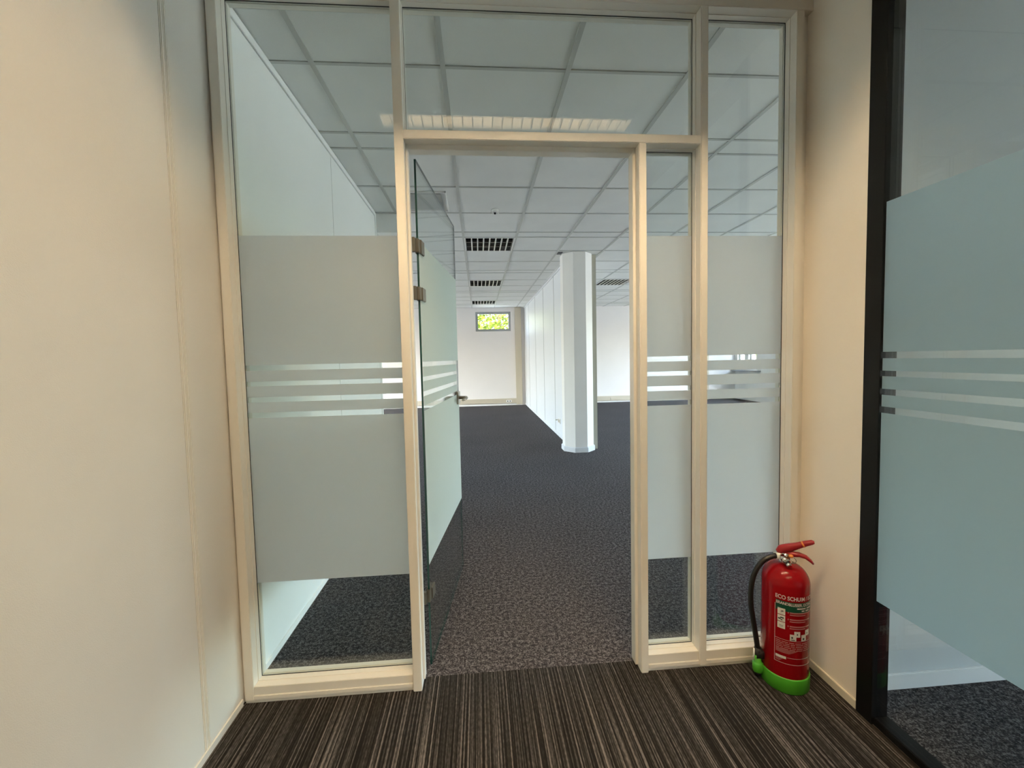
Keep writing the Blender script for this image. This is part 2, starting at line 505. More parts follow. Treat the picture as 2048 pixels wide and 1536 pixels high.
PANES = ((-.886, -.286, .064, 2.62, 1), (.662, .879, .069, 2.107, 1), (.908, 1.268, .069, 2.62, 1), (-.2525, .879, 2.14, 2.62, 0))
FILM_Z = ((1.291, 1.777), (1.229, 1.270), (1.169, 1.211), (1.110, 1.149), (.442, 1.089))
for x0, x1, z0, z1, fl in PANES:
    # glazing beads: a thin step in front of and behind the pane
    m = MB(); t = .0022
    for ya, yb in ((1.613, YG - .004), (YG + .010, YB - .012)):
        m.box(x0, x0 + t, ya, yb, z0, z1); m.box(x1 - t, x1, ya, yb, z0, z1)
        m.box(x0, x1, ya, yb, z0, z0 + t); m.box(x0, x1, ya, yb, z1 - t, z1)
    m.build('glazing_bead', PF, gp)
    m = MB(); t = .0032
    for (a, b, c, d) in ((x0, x0 + t, z0, z1), (x1 - t, x1, z0, z1), (x0, x1, z0, z0 + t), (x0, x1, z1 - t, z1)):
        m.box(a, b, YG - .004, YG - .0005, c, d)
    m.build('gasket', M_['gasket'], gp)
    g = bx('glass_pane', M_['glass'], gp, x0 + .001, x1 - .001, YG, YG + .008, z0 + .001, z1 - .001)
    if fl:
        for i, (a, b) in enumerate(FILM_Z):
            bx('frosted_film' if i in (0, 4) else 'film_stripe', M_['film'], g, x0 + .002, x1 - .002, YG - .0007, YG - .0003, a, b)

# wall above / beside the partition on the room side
struct(bx('wall_front', M_['room_wall'], None, XR + .08, RX1, 1.575, YB, 0, 2.9), 'room wall beside the glazed partition')
struct(bx('trim_1', M_['room_wall'], None, XL, XR, YF + .01, YB, 2.80, 2.95))
struct(bx('trim_2', M_['tile'], None, XL, RX1, YB, 1.766, ZC - .002, ZC + .05), 'plain ceiling edge strip along the partition')

# ------------------------------------------------------------------ glass door (open)
door = empty('door_1', (-.231, 1.700, 0))
struct(door, 'open frosted glass door swung into the room')
dv = Vector((-.128 + .231, 2.53 - 1.700, 0)); DW = dv.length
door.rotation_euler = (0, 0, math.atan2(dv.y, dv.x))
def dpart(name, mat, mb, parent=None):
    o = mb.build(name, mat); o.parent = parent or door
    return o
# local x runs from hinge to leading edge, local -y faces the camera side
m = MB().box(0, DW, -.004, .004, .012, 2.094)
for f in m.bm.faces:
    n_ = f.normal
    f.normal_update()
    if abs(f.normal.y) < .5: f.material_index = 1
leaf = dpart('glass_leaf', [M_['dglass'], M_['gedge']], m)
for i, (a, b) in enumerate(FILM_Z):
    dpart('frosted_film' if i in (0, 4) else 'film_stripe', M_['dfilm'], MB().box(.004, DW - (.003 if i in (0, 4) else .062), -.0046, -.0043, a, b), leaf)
for z0, z1 in ((1.727, 1.783), (1.538, 1.592), (.288, .338)):
    m = MB()
    for s in (-1, 1):
        m.box(.012, .062, s * .0042, s * .013, z0, z1) if s > 0 else m.box(.012, .062, -.013, -.0042, z0, z1)
    m.box(-.012, .014, -.008, .008, z0, z1)
    m.box(-.030, -.008, .004, .020, z0, z1)
    m.bevel(.002, 2)
    dpart('hinge', M_['hinge'], m)
# handle set
m = MB().box(DW - .078, DW - .004, -.014, -.0042, 1.03, 1.105).box(DW - .078, DW - .004, .0042, .014, 1.03, 1.105).bevel(.003, 2)
hp = dpart('lock_plate', M_['steel'], m)
for s in (-1, 1):
    m = MB().tube([(DW - .040, s * .013, 1.068), (DW - .040, s * .045, 1.068), (DW - .045, s * .056, 1.068), (DW - .060, s * .060, 1.068), (DW - .11, s * .058, 1.066), (DW - .155, s * .054, 1.064)],
                  [.010, .009, .0095, .0095, .0088, .0075], 12)
    dpart('lever_handle', M_['steel'], m)

# ------------------------------------------------------------------ room shell
wl2 = struct(bx('wall_left', M_['room_wall'], None, -1.05, -.945, YB, 4.06, 0, ZC + .1), 'white panel wall of the room behind the frosted side pane')
for y0, y1 in ((YB, 2.856), (2.862, 4.01)):
    bx('wall_panel', M_['room_wall'], wl2, -.945, -.933, y0, y1, 0.0, 2.655, bev=.0015)
bx('end_trim', M_['room_wall'], wl2, -1.06, -.930, 4.012, 4.075, 0, ZC, bev=.002)
bx('top_trim', M_['room_wall'], wl2, -.945, -.927, YB, 4.01, 2.660, ZC, bev=.002)
bx('skirting', M_['room_wall'], wl2, -.945, -.926, YB, 4.01, 0, .03, bev=.002)
struct(bx('wall_left', M_['room_wall'], None, RX0, -1.05, 3.95, 4.06, 0, ZC + .1)).name = 'wall_left_return'
# ceiling header over the opening at the end of the white wall
struct(bx('beam', M_['room_wall'], None, -.93, -.70, 4.07, 4.16, 2.52, ZC), 'short white ceiling beam past the end of the left wall')

fw = struct(empty('wall_far', (0, YFAR, 0)), 'white far wall with a small high window')
# far wall around the window opening
WX0, WX1, WZ0, WZ1 = -.045, .920, 2.055, 2.588
for d in ((RX0, WX0, 0, ZC + .1), (WX1, RX1, 0, ZC + .1), (WX0, WX1, 0, WZ0), (WX0, WX1, WZ1, ZC + .1)):
    bx('wall_section', M_['far_wall'], fw, d[0], d[1], YFAR, YFAR + .22, d[2], d[3])
def window(name, axis, u0, u1, z0, z1, pos, depth, mat, fr=.05, label=None, mull=()):
    """frame and pane; axis 'x' = window in an x-z plane at y=pos, 'y' = in a y-z plane at x=pos"""
    o = empty(name, ((u0 + u1) / 2, pos, z0) if axis == 'x' else (pos, (u0 + u1) / 2, z0))
    struct(o, label)
    m = MB()
    def b(a0, a1, c0, c1, p0, p1):
        if axis == 'x': m.box(a0, a1, p0, p1, c0, c1)
        else: m.box(p0, p1, a0, a1, c0, c1)
    b(u0, u0 + fr, z0, z1, pos, pos + depth); b(u1 - fr, u1, z0, z1, pos, pos + depth)
    b(u0 + fr, u1 - fr, z0, z0 + fr, pos, pos + depth); b(u0 + fr, u1 - fr, z1 - fr, z1, pos, pos + depth)
    for q in mull: b(q - .03, q + .03, z0 + fr, z1 - fr, pos, pos + depth)
    m.build('window_frame', mat, o)
    if axis == 'x': bx('window_pane', M_['wglass'], o, u0 + fr * .8, u1 - fr * .8, pos + depth * .4, pos + depth * .4 + .008, z0 + fr * .8, z1 - fr * .8)
    else: bx('window_pane', M_['wglass'], o, pos + depth * .4, pos + depth * .4 + .008, u0 + fr * .8, u1 - fr * .8, z0 + fr * .8, z1 - fr * .8)
    return o
window('window_1', 'x', WX0, WX1, WZ0, WZ1, YFAR + .03, .06, M_['alu'], .062, 'small grey framed window high in the far wall')
portal('window_portal', ((WX0 + WX1) / 2, YFAR + .2, (WZ0 + WZ1) / 2), (0, -1, 0), WX1 - WX0, WZ1 - WZ0)

# beige trunking on the far wall
t3 = struct(bx('trim_3', M_['beige'], None, 1.033, 1.200, YFAR - .07, YFAR, .03, ZC, bev=.004), 'beige vertical trunking beside the panelled wall')
struct(bx('trim_4', M_['beige'], None, -2.6, 1.033, YFAR - .06, YFAR, .064, .19, bev=.004), 'beige horizontal trunking under the small window')
struct(bx('trim_5', M_['beige'], None, 1.46, 6.35, YFAR - .06, YFAR, .045, .178, bev=.004), 'beige horizontal trunking along the far wall behind the column')
struct(bx('baseboard_far', M_['room_wall'], None, -2.6, 1.2, YFAR - .02, YFAR, 0, .045))
struct(bx('baseboard_far', M_['room_wall'], None, 1.46, 6.35, YFAR - .02, YFAR, 0, .025))
struct(bx('trim_6', M_['beige'], None, 6.35, 6.55, YFAR - .12, YFAR, 0, ZC), 'grey vertical casing on the far wall by the right windows')

# panelled dividing wall
pw = struct(bx('wall_panelled', M_['panel'], None, 1.312, 1.40, 5.80, YFAR, 0, ZC + .1), 'white panelled dividing wall running back from the column')
js = [5.80, 6.96, 8.09, 9.25, 10.42, 11.12, YFAR]
for a, b in zip(js, js[1:]):
    bx('wall_panel', M_['panel'], pw, 1.30, 1.312, a + .004, b - .004, .05, ZC - .035, bev=.002)
for a in js[1:-1]: bx('joint_profile', M_['joint'], pw, 1.2965, 1.312, a - .011, a + .011, .05, ZC - .035)
bx('skirting', M_['panel'], pw, 1.288, 1.312, 5.86, YFAR, 0, .052, bev=.003)
bx('top_trim', M_['panel'], pw, 1.292, 1.312, 5.80, YFAR, ZC - .032, ZC, bev=.002)
struct(bx('trim_7', M_['olive'], None, 1.50, 1.648, 5.64, 5.70, 0, ZC, bev=.003), 'edge trim behind the octagonal column, its shade painted in olive grey')

# octagonal column
def octagon(r, c=(1.372, 5.665)):
    return [(c[0] + r * math.cos(math.radians(22.5 + 45 * k)), c[1] + r * math.sin(math.radians(22.5 + 45 * k))) for k in range(8)]
colm = struct(MB().prism(octagon(.218), 0, ZC).build('column', M_['column']), 'white octagonal column at the end of the panelled wall')
MB().prism(octagon(.236), 0, .062).build('skirting', M_['panel'], colm)
MB().prism(octagon(.229), .062, .07).build('skirting_cap', M_['panel'], colm)
bx('cover_gap', M_['dark'], colm, 1.10, 1.16, 5.50, 5.62, ZC - .002, ZC + .003)

# right and left outer walls with windows
def window_wall(name, x, inward, openings, z0s, z1, y0, y1, label, nstart, tag):
    wll = struct(empty(name, (x, y0, 0)), label)
    xa, xb = (x, x + .2) if inward < 0 else (x - .2, x)
    cur = y0
    for (a, b), z0 in zip(openings, z0s):
        if a > cur: bx('wall_section', M_['room_wall'], wll, xa, xb, cur, a, 0, ZC + .1)
        bx('wall_section', M_['room_wall'], wll, xa, xb, a, b, 0, z0)
        bx('wall_section', M_['room_wall'], wll, xa, xb, a, b, z1, ZC + .1)
        cur = b
    if cur < y1: bx('wall_section', M_['room_wall'], wll, xa, xb, cur, y1, 0, ZC + .1)
    for k, (a, b) in enumerate(openings):
        z0 = z0s[k]
        window('window_%d' % (nstart + k), 'y', a, b, z0, z1, xa + .06, .07, M_['frame_back'], .045, tag % (k + 1) if '%' in tag else tag,
               mull=[a + (b - a) * q / max(1, round((b - a) / 1.25)) for q in range(1, max(1, round((b - a) / 1.25)))])
        p = portal('window_portal', ((xa + xb) / 2, (a + b) / 2, (z0 + z1) / 2), (inward, 0, 0), 1, 1)
        p.data.size, p.data.size_y = (b - a, z1 - z0)
        q = Vector((inward, 0, 0))
        # local -Z along inward, local Y up
        X = Vector((0, 1, 0)) if inward < 0 else Vector((0, -1, 0))
        Zl = -q; Yl = Zl.cross(X)
        p.matrix_world = Matrix.Translation(p.location) @ Matrix((X, Yl, Zl)).transposed().to_4x4()
    return wll
window_wall('wall_right', RX1, -1, [(2.3, 5.8), (6.1, 9.6), (10.48, 10.80), (10.95, 11.28)], (.25, .25, .86, .86), 2.5, YB, YFAR, 'right outer wall of the room with windows', 2, 'white framed window in the right outer wall of the room')  # two big openings are unseen; low sills pass ground bounce to the ceiling
window_wall('wall_left', RX0, 1, [(4.5, 7.6), (7.9, 11.1)], (.25, .25), 2.55, 3.95, YFAR, 'left outer wall of the room with windows', 6, 'white framed window in the left outer wall of the room')  # out of view; sills kept low so bounced daylight reaches the ceiling
struct(bx('trim_8', M_['alu'], None, RX1 - .12, RX1, 10.3, YFAR, .80, .83), 'grey windowsill under the far right windows')

# ------------------------------------------------------------------ room ceiling: slab, tiles, bands, grid bars
ceil = struct(bx('ceiling', M_['tile'], None, RX0 - .2, RX1 + .2, YB, YFAR + .22, ZC + .10, ZC + .25), 'suspended ceiling of square white tiles with narrow bands')
PX, X0 = .609, -.742
TY, BY = .5975, .19
PER = 3 * TY + BY
rows = []     # (y0, y1, is_band)
y = 1.766
rows.append((1.766, 2.069, False)); rows.append((2.069, 2.668, False))
B = 2.668
while B < YFAR:
    rows.append((B, B + BY, True))
    for k in range(3): rows.append((B + BY + k * TY, B + BY + (k + 1) * TY, False))
    B += PER
rows = [(a, min(b, YFAR), t) for a, b, t in rows if a < YFAR - .02]
cols = []
k0 = math.floor((RX0 - X0) / PX)
while X0 + k0 * PX < RX1:
    cols.append((max(RX0, X0 + k0 * PX), min(RX1, X0 + (k0 + 1) * PX))); k0 += 1
LIGHTS = [(-.133, 4.848), (-.133, 7.43), (-.133, 10.015), (2.303, 7.43)]
LIGHTS_R = []
def slot(x, y):
    for c in cols:
        if c[0] - .05 < x + .3 < c[1] + .05:
            for a, b, t in rows:
                if not t and a < y + .3 < b: return c, (a, b)
used = {}
for lx, ly in LIGHTS:
    c, r = slot(lx, ly); used[(round(c[0], 3), round(r[0], 3))] = 1; LIGHTS_R.append((c, r))
vent_slot = slot(-.742, 3.478); used[(round(vent_slot[0][0], 3), round(vent_slot[1][0], 3))] = 1
meshes = {}
rest = MB()
G = .011
nt_ = 0
for c in cols:
    for a, b, band in rows:
        if (round(c[0], 3), round(a, 3)) in used: continue
        dx, dy = c[1] - c[0] - 2 * G, b - a - 2 * G
        if dx < .02 or dy < .02: continue
        near, far = a, b
        vis = c[1] / b > -.60 and c[0] / b < .86 and not (c[1] / b < -.26 and a > 4.3 and c[1] < -1.6)
        vis = vis and (c[0] / b < .86) and (c[1] > -.60 * b)
        if vis and nt_ < 298:
            key = (round(dx, 3), round(dy, 3))
            if key not in meshes:
                mb = MB().box(-dx / 2, dx / 2, -dy / 2, dy / 2, 0, .016)
                o = mb.build('ceiling_band' if band else 'ceiling_tile', M_['tile'], ceil); meshes[key] = o.data
            else:
                o = bpy.data.objects.new('ceiling_band' if band else 'ceiling_tile', meshes[key]); COL.objects.link(o); o.parent = ceil
            o.location = ((c[0] + c[1]) / 2, (a + b) / 2, ZC + .005 + random.uniform(-.0008, .0008))
            nt_ += 1
        else:
            rest.box(c[0] + G, c[1] - G, a + G, b - G, ZC + .005, ZC + .021)
r_ = rest.build('ceiling_tiles', M_['tile'], ceil); r_['kind'] = 'stuff'
for c in cols[1:]:
    bx('grid_bar', M_['bar'], ceil, c[0] - .0125, c[0] + .0125, 1.766, YFAR, ZC, ZC + .03)
for a, b, t in rows[1:]:
    bx('grid_bar', M_['bar'], ceil, RX0, RX1, a - .009, a + .009, ZC + .0008, ZC + .03)
bx('edge_angle', M_['tile'], ceil, 1.262, 1.30, 5.9, YFAR, ZC - .001, ZC + .02)

# ------------------------------------------------------------------ recessed louvre lights in the room (switched off)
def louvre_light(name, label, c, r, group):
    cx, cy = (c[0] + c[1]) / 2, (r[0] + r[1]) / 2
    o = empty(name, (cx, cy, ZC)); thing(o, label, 'ceiling light', group)
    h, w_ = .284, .284
    def part(nm, mat, mb):
        q = mb.build(nm, mat); q.parent = o; return q
    m = MB()
    for s in (-1, 1):
        m.box(min(s * .284, s * .298), max(s * .284, s * .298), -.295, .295, -.004, .03)
        m.box(-.284, .284, min(s * .284, s * .295), max(s * .284, s * .295), -.004, .03)
    part('frame', M_['white'], m)
    part('housing', M_['dark'], MB().box(-.29, .29, -.29, .29, .075, .085))
    for k in range(1, 8):
        x = -.284 + .568 * k / 8
        bl = part('cross_blade', M_['mirror'], MB().box(x - .002, x + .002, -.284, .284, .003, .058))
        q = MB().box(x - .0070, x + .0070, -.284, .284, -.003, .003).build('blade_edge', M_['lit_edge']); q.parent = bl  # pale strip wider than its blade, painted as the lit lower edge
    for yy in (-.284, -.095, .095, .284):
        part('side_reflector', M_['mirror'], MB().box(-.284, .284, yy - .003, yy + .003, .0, .06))
    return o
LL = ['square louvre ceiling light nearest the doorway, largest of the row of three', 'square louvre ceiling light, middle one of the row of three',
      'square louvre ceiling light closest to the small high window', 'louvre ceiling light on the other side of the column']
for (c, r), lab in zip(LIGHTS_R, LL):
    louvre_light('ceiling_light', lab, c, r, 'square louvre lights in the room ceiling')

# ventilation diffuser
c, r = vent_slot
vx0, vx1, vy0, vy1 = c[0] + .012, c[1] - .012, r[0] + .012, r[1] - .012
v = empty('ceiling_vent', ((vx0 + vx1) / 2, (vy0 + vy1) / 2, ZC))
thing(v, 'square ceiling air vent with grey centre seen past the glass door', 'air vent')
bx('frame', M_['tile'], v, vx0, vx1, vy0, vy1, ZC + .004, ZC + .02)
m = MB(); a, b = .09, .012
for (p, q, s, t) in ((vx0 + a, vx1 - a, vy0 + .07, vy0 + .07 + b), (vx0 + a, vx1 - a, vy1 - .05 - b, vy1 - .05), (vx0 + a, vx0 + a + b, vy0 + .07, vy1 - .05), (vx1 - a - b, vx1 - a, vy0 + .07, vy1 - .05)):
    m.box(p, q, s, t, ZC - .008, ZC + .004)
m.build('rim', M_['white'], v)
bx('grille', M_['vent'], v, vx0 + a + .045, vx1 - a - .045, vy0 + .115, vy1 - .09, ZC - .006, ZC + .004, bev=.003)

# smoke detector
d = empty('smoke_detector', (.193, 3.955, ZC)); thing(d, 'small white smoke detector on the ceiling above the doorway axis', 'smoke detector')
MB().lathe([(0, ZC), (.036, ZC), (.036, ZC - .012), (.033, ZC - .022), (.026, ZC - .026), (0, ZC - .026)], .193, 3.955, 24).build('base', M_['white'], d)
for s in (-1, 1): bx('side_clip', M_['white'], d, .193 + s * .033 - .004, .193 + s * .033 + .004, 3.955 - .012, 3.955 + .012, ZC - .040, ZC, bev=.002)
MB().lathe([(0, ZC - .026), (.011, ZC - .026), (.011, ZC - .036), (.006, ZC - .041), (0, ZC - .041)], .193, 3.955, 16).build('sensor', M_['dark'], d)

# sockets
def socket(name, label, x0, x1, z0, z1, y, cat='wall socket'):
    o = empty(name, ((x0 + x1) / 2, y, z0)); thing(o, label, cat)
    bx('plate', M_['white'], o, x0, x1, y - .012, y, z0, z1, bev=.003)
    for k in (.28, .72):
        cx = x0 + (x1 - x0) * k
        mm = MB().tube([(cx, y - .0135, (z0 + z1) / 2), (cx, y - .010, (z0 + z1) / 2)], .017, 14)
        mm.build('outlet', M_['dark'], o)
    return o
socket('wall_socket', 'white double power socket in the beige trunking under the small window', .745, .895, .088, .150, YFAR - .06)
o = empty('wall_socket', (3.77, YFAR - .06, .07)); thing(o, 'beige closed outlet box on trunking right of the column', 'wall socket')
bx('plate', M_['beige'], o, 3.69, 3.86, YFAR - .078, YFAR - .06, .062, .135, bev=.003)
bx('lid', M_['beige'], o, 3.71, 3.84, YFAR - .085, YFAR - .078, .075, .122, bev=.003)
o = empty('wall_socket', (1.30, 6.62, .25)); thing(o, 'small white socket low on the panelled wall by the column', 'wall socket')
bx('plate', M_['white'], o, 1.285, 1.30, 6.50, 6.66, .225, .305, bev=.003)
bx('outlet', M_['beige'], o, 1.280, 1.286, 6.52, 6.575, .24, .29, bev=.002)
bx('outlet', M_['beige'], o, 1.280, 1.286, 6.585, 6.64, .24, .29, bev=.002)
bx('plug', M_['olive'], o, 1.245, 1.282, 6.67, 6.70, .262, .275, bev=.003)

# ------------------------------------------------------------------ side office behind black framed glass
ob = struct(empty('black_partition', (1.33, 1.29, 0)), 'black framed glass partition with frosted film on the corridor side')
bx('post', M_['black'], ob, 1.326, 1.386, 1.268, 1.327, 0, 2.9, bev=.001)
bx('bottom_rail', M_['black'], ob, 1.333, 1.388, -1.6, 1.268, 0, .026, bev=.002)
bx('top_rail', M_['black'], ob, 1.333, 1.388, -1.6, 1.268, 2.62, 2.9)
bx('post', M_['black'], ob, 1.326, 1.386, -1.66, -1.6, 0, 2.9)
og = bx('glass_pane', M_['oglass'], ob, 1.336, 1.344, -1.6, 1.2685, .026, 2.62)
for i, (a, b) in enumerate(FILM_Z):
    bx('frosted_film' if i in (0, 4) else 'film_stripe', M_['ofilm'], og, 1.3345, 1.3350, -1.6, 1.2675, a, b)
ow = struct(bx('wall_office', M_['office_wall'], None, 1.388, 5.3, 1.405, 1.57, 0, 2.9), 'pale side office wall behind the black framed glass')
struct(bx('baseboard_office', M_['room_wall'], None, 1.388, 5.3, 1.393, 1.405, 0, .062, bev=.003))
struct(bx('wall_office', M_['room_wall'], None, 1.388, 5.3, -3.7, -3.6, 0, 2.9))
struct(bx('ceiling_office', M_['corridor_ceiling'], None, XR + .05, 5.4, -3.7, 1.575, 2.70, 2.95))
so = struct(empty('wall_office', (5.2, 0, 0)))
for a, b, c_, d_ in ((-3.7, -1.8, 0, 2.9), (.4, 1.575, 0, 2.9), (-1.8, .4, 0, .3), (-1.8, .4, 1.6, 2.9)):
    bx('wall_section', M_['room_wall'], so, 5.2, 5.4, a, b, c_, d_)
window('window_8', 'y', -1.8, .4, .3, 1.6, 5.26, .07, M_['frame_back'], .045, 'unseen window of the side office, sized for its light on the wall')  # opening out of view, sized and set low to light the office wall
p = portal('window_portal', (5.3, -.7, .95), (-1, 0, 0), 1, 1)
p.data.size, p.data.size_y = 2.2, 1.3
p.matrix_world = Matrix.Translation(p.location) @ Matrix((Vector((0, 1, 0)), Vector((0, 0, 1)), Vector((1, 0, 0)))).transposed().to_4x4()

# ------------------------------------------------------------------ corridor luminaires (mirrored in the glass)
def corridor_light(loc, label):
    o = empty('louvre_luminaire', loc); thing(o, label, 'ceiling light', 'long louvre luminaires of the corridor')
    L, Wd, H = .745, .062, .055
    def part(nm, mat, mb):
        q = mb.build(nm, mat); q.parent = o; return q
    m = MB()
    m.box(-L - .01, L + .01, -Wd - .012, -Wd, -.014 - H + .05, .0).box(-L - .01, L + .01, Wd, Wd + .012, -.014 - H + .05, 0)
    m.box(-L - .012, -L, -Wd, Wd, -.019, 0).box(L, L + .012, -Wd, Wd, -.019, 0)
    part('housing', M_['white'], m)
    part('tube', M_['tube'], MB().tube([(-L + .01, 0, .040), (L - .01, 0, .040)], .013, 10))
    m = MB()
    for s in (-1, 1):
        bm = m.bm
        pr = [(s * Wd, -.016), (s * Wd * .93, .02), (s * Wd * .72, .05), (s * .02, .062)]
        for (y0, z0), (y1, z1) in zip(pr, pr[1:]):
            q = [bm.verts.new(p) for p in ((-L, y0, z0), (L, y0, z0), (L, y1, z1), (-L, y1, z1))]
            bm.faces.new(q)
    part('side_reflector', M_['lamp_reflector'], m)
    n_ = 25
    for k in range(n_ + 1):
        x = -L + 2 * L * k / n_
        m = MB(); bm = m.bm
        ring = [[bm.verts.new((x + a, yy, z)) for a, z in ((-.0012, -.014), (.0012, -.014), (.0042, .016), (-.0042, .016))] for yy in (-Wd, Wd)]
        bm.faces.new(ring[0][::-1]); bm.faces.new(ring[1])
        for j in range(4): bm.faces.new((ring[0][j], ring[0][(j + 1) % 4], ring[1][(j + 1) % 4], ring[1][j]))
        bl = part('cross_blade', M_['lamp_blade'], m)
        q = MB().box(x - .0022, x + .0022, -Wd, Wd, -.017, -.014).build('blade_edge', M_['alu']); q.parent = bl  # grey strip paints in the unlit underside of the blade
    part('backplate', M_['white'], MB().box(-L, L, -Wd, Wd, .064, .07))
    return o
corridor_light((.212, .745, ZCC + .004), 'lit long louvre luminaire on the corridor ceiling, mirrored in the glass above the doorway')
corridor_light((.212, -1.05, ZCC + .004), 'lit long louvre luminaire further back on the corridor ceiling')

# ------------------------------------------------------------------ fire extinguisher
EX, EY, ER = 1.178, 1.487, .0805
ext = empty('fire_extinguisher', (EX, EY, 0))
thing(ext, 'red foam fire extinguisher with green base standing on the striped carpet', 'fire extinguisher')
def ep(nm, mat, mb, parent=None, label=None):
    q = mb.build(nm, mat); q.parent = parent or ext
    if label: q['label'] = label
    return q
prof = [(0, .02), (ER - .004, .02), (ER, .03), (ER, .405)]
for k in range(1, 11):
    t = k / 10 * math.radians(82)
    prof.append((ER * (.27 + .73 * math.cos(t)) if k < 10 else .022, .405 + .071 * math.sin(t)))
prof += [(.020, .477), (.019, .482), (0, .482)]
body = ep('cylinder', M_['red'], MB().lathe(prof, 0, 0, 56))
ep('base_skirt', M_['green'], MB().lathe([(0, 0), (.0800, 0), (.0832, .004), (.0840, .056), (.0826, .0605), (ER - .001, .0605), (ER - .001, .03), (0, .03)], 0, 0, 56), label='green plastic foot ring')
phi = math.atan2(-EY, -EX)
e_r = Vector((math.cos(phi + math.pi / 2), math.sin(phi + math.pi / 2), 0))      # towards picture right
e_f = Vector((math.cos(phi), math.sin(phi), 0))                                # towards viewer
def rz(r, z, f=0.0): return e_r * r + e_f * f + Vector((0, 0, z))
ep('valve', M_['chrome'], MB().lathe([(0, .474), (.021, .474), (.021, .486), (.0165, .488), (.0165, .516), (0, .516)], 0, 0, 20))
m = MB().tube([rz(-.012, .503, .012), rz(.006, .490, .036)], .0125, 14)
m.tube([rz(.006, .490, .036), rz(.014, .483, .048)], [.0095, .0095], 6)
ep('gauge_cap', M_['chrome'], m)
m = MB().strip([rz(-.024, .513), rz(-.014, .525), rz(.008, .536), (rz(.036, .551)), rz(.064, .567), rz(.083, .576), rz(.090, .577)],
               [.011, .012, .012, .0115, .0105, .0095, .006], [.022, .032, .031, .022, .018, .015, .008], e_f)
ep('squeeze_lever', M_['redplastic'], m)
m = MB().strip([rz(-.014, .512), rz(.020, .515), rz(.044, .518), rz(.064, .514), rz(.079, .503), rz(.088, .493)],
               [.011, .011, .011, .0105, .009, .006], [.024, .020, .014, .011, .008, .005], e_f)
ep('carry_handle', M_['redplastic'], m)
m = MB().strip([rz(.053, .5605), rz(.058, .5635)], [.0116, .0116], [.0205, .0200], e_f)
ep('seal_band', M_['orange'], m)
ep('seal', M_['orange'], MB().lathe([(0, -.007), (.007, -.005), (.009, 0), (.007, .005), (0, .007)], 0, 0, 12)).location = rz(.017, .513, .018)
pts = [rz(.018 + .016 * math.cos(t), .498 + .013 * math.sin(t), .020) for t in [math.radians(q) for q in range(60, -181, -20)]]
ep('safety_pin', M_['hinge'], MB().tube(pts, .0011, 6))
# hose: from the valve, over to picture left and down to the nozzle
hl = Vector((-.985, .17, 0)).normalized()
def hz(r, z): return hl * r + Vector((0, 0, z))
ep('hose_fitting', M_['white'], MB().tube([hz(.010, .503), hz(.036, .502)], [.010, .0125], 14), label='white hose connector')
cp = [(.032, .502), (.052, .499), (.082, .482), (.107, .448), (.122, .405), (.128, .355), (.127, .30), (.120, .25), (.112, .20), (.105, .155), (.100, .125)]
sm = []
for i in range(len(cp) - 1):
    p0, p1, p2, p3 = (Vector(cp[max(i - 1, 0)]), Vector(cp[i]), Vector(cp[i + 1]), Vector(cp[min(i + 2, len(cp) - 1)]))
    for t in (0, .25, .5, .75):
        sm.append(.5 * ((2 * p1) + (-p0 + p2) * t + (2 * p0 - 5 * p1 + 4 * p2 - p3) * t * t + (-p0 + 3 * p1 - 3 * p2 + p3) * t ** 3))
sm.append(Vector(cp[-1]))
ep('hose', M_['rubber'], MB().tube([hz(q[0], q[1]) for q in sm], .0098, 16), label='black rubber hose')
m = MB().tube([hz(.1, .128), hz(.0995, .085)], [.0125, .0115], 14)
cl = ep('nozzle_clip', M_['rubber'], m)
m = MB().strip([hz(.076, .100), hz(.108, .100)], [.012, .012], [.034, .034], Vector((hl.y, -hl.x, 0)))
ep('clip_bracket', M_['rubber'], m)
m = MB().tube([hz(.114, .122), hz(.114, .075)], .003, 8)
ep('clip_pin', M_['white'], m)
ep('nozzle', M_['green'], MB().tube([hz(.1, .098), hz(.0995, .072), hz(.0993, .068), hz(.0992, .064), hz(.0990, .036), hz(.099, .030)], [.0115, .0125, .0165, .0195, .0195, .0165], 20), label='green spray nozzle')
ep('nozzle_tip', M_['rubber'], MB().tube([hz(.099, .031), hz(.099, .018)], [.015, .012], 16))

# --- label on the cylinder: everything is laid on the curved surface
RL = ER + .0004
def cyl(u_deg, z, dr=0.0):
    a = phi + math.radians(u_deg)
    return Vector(((RL + dr) * math.cos(a), (RL + dr) * math.sin(a), z))
def patch(mb, u0, u1, z0, z1, dr=0.0):
    n = max(1, int(abs(u1 - u0) / 5))
    lo = [mb.bm.verts.new(cyl(u0 + (u1 - u0) * k / n, z0, dr)) for k in range(n + 1)]
    hi = [mb.bm.verts.new(cyl(u0 + (u1 - u0) * k / n, z1, dr)) for k in range(n + 1)]
    for k in range(n): mb.bm.faces.new((lo[k], lo[k + 1], hi[k + 1], hi[k]))
def text_on(s, u0, z, size, mat, name, dr=.0006, sx=1.0):
    cu = bpy.data.curves.new('lettering', 'FONT'); cu.body = s; cu.size = size; cu.offset = size * .022
    to = bpy.data.objects.new('lettering', cu); COL.objects.link(to)
    dg = bpy.context.evaluated_depsgraph_get()
    me = bpy.data.meshes.new_from_object(to.evaluated_get(dg))
    bpy.data.objects.remove(to); bpy.data.curves.remove(cu)
    for v in me.vertices:
        v.co = cyl(u0 + math.degrees(v.co.x * sx / RL), z + v.co.y, dr)
    me.materials.clear(); me.materials.append(mat)
    me.name = name
    q = bpy.data.objects.new(name, me); COL.objects.link(q); q.parent = ext
    return q
U0 = -23.0
m = MB(); patch(m, U0 + 2, 96, .3215, .3605)
ep('label_band', M_['darkgreen'], m, label='dark green printed band')
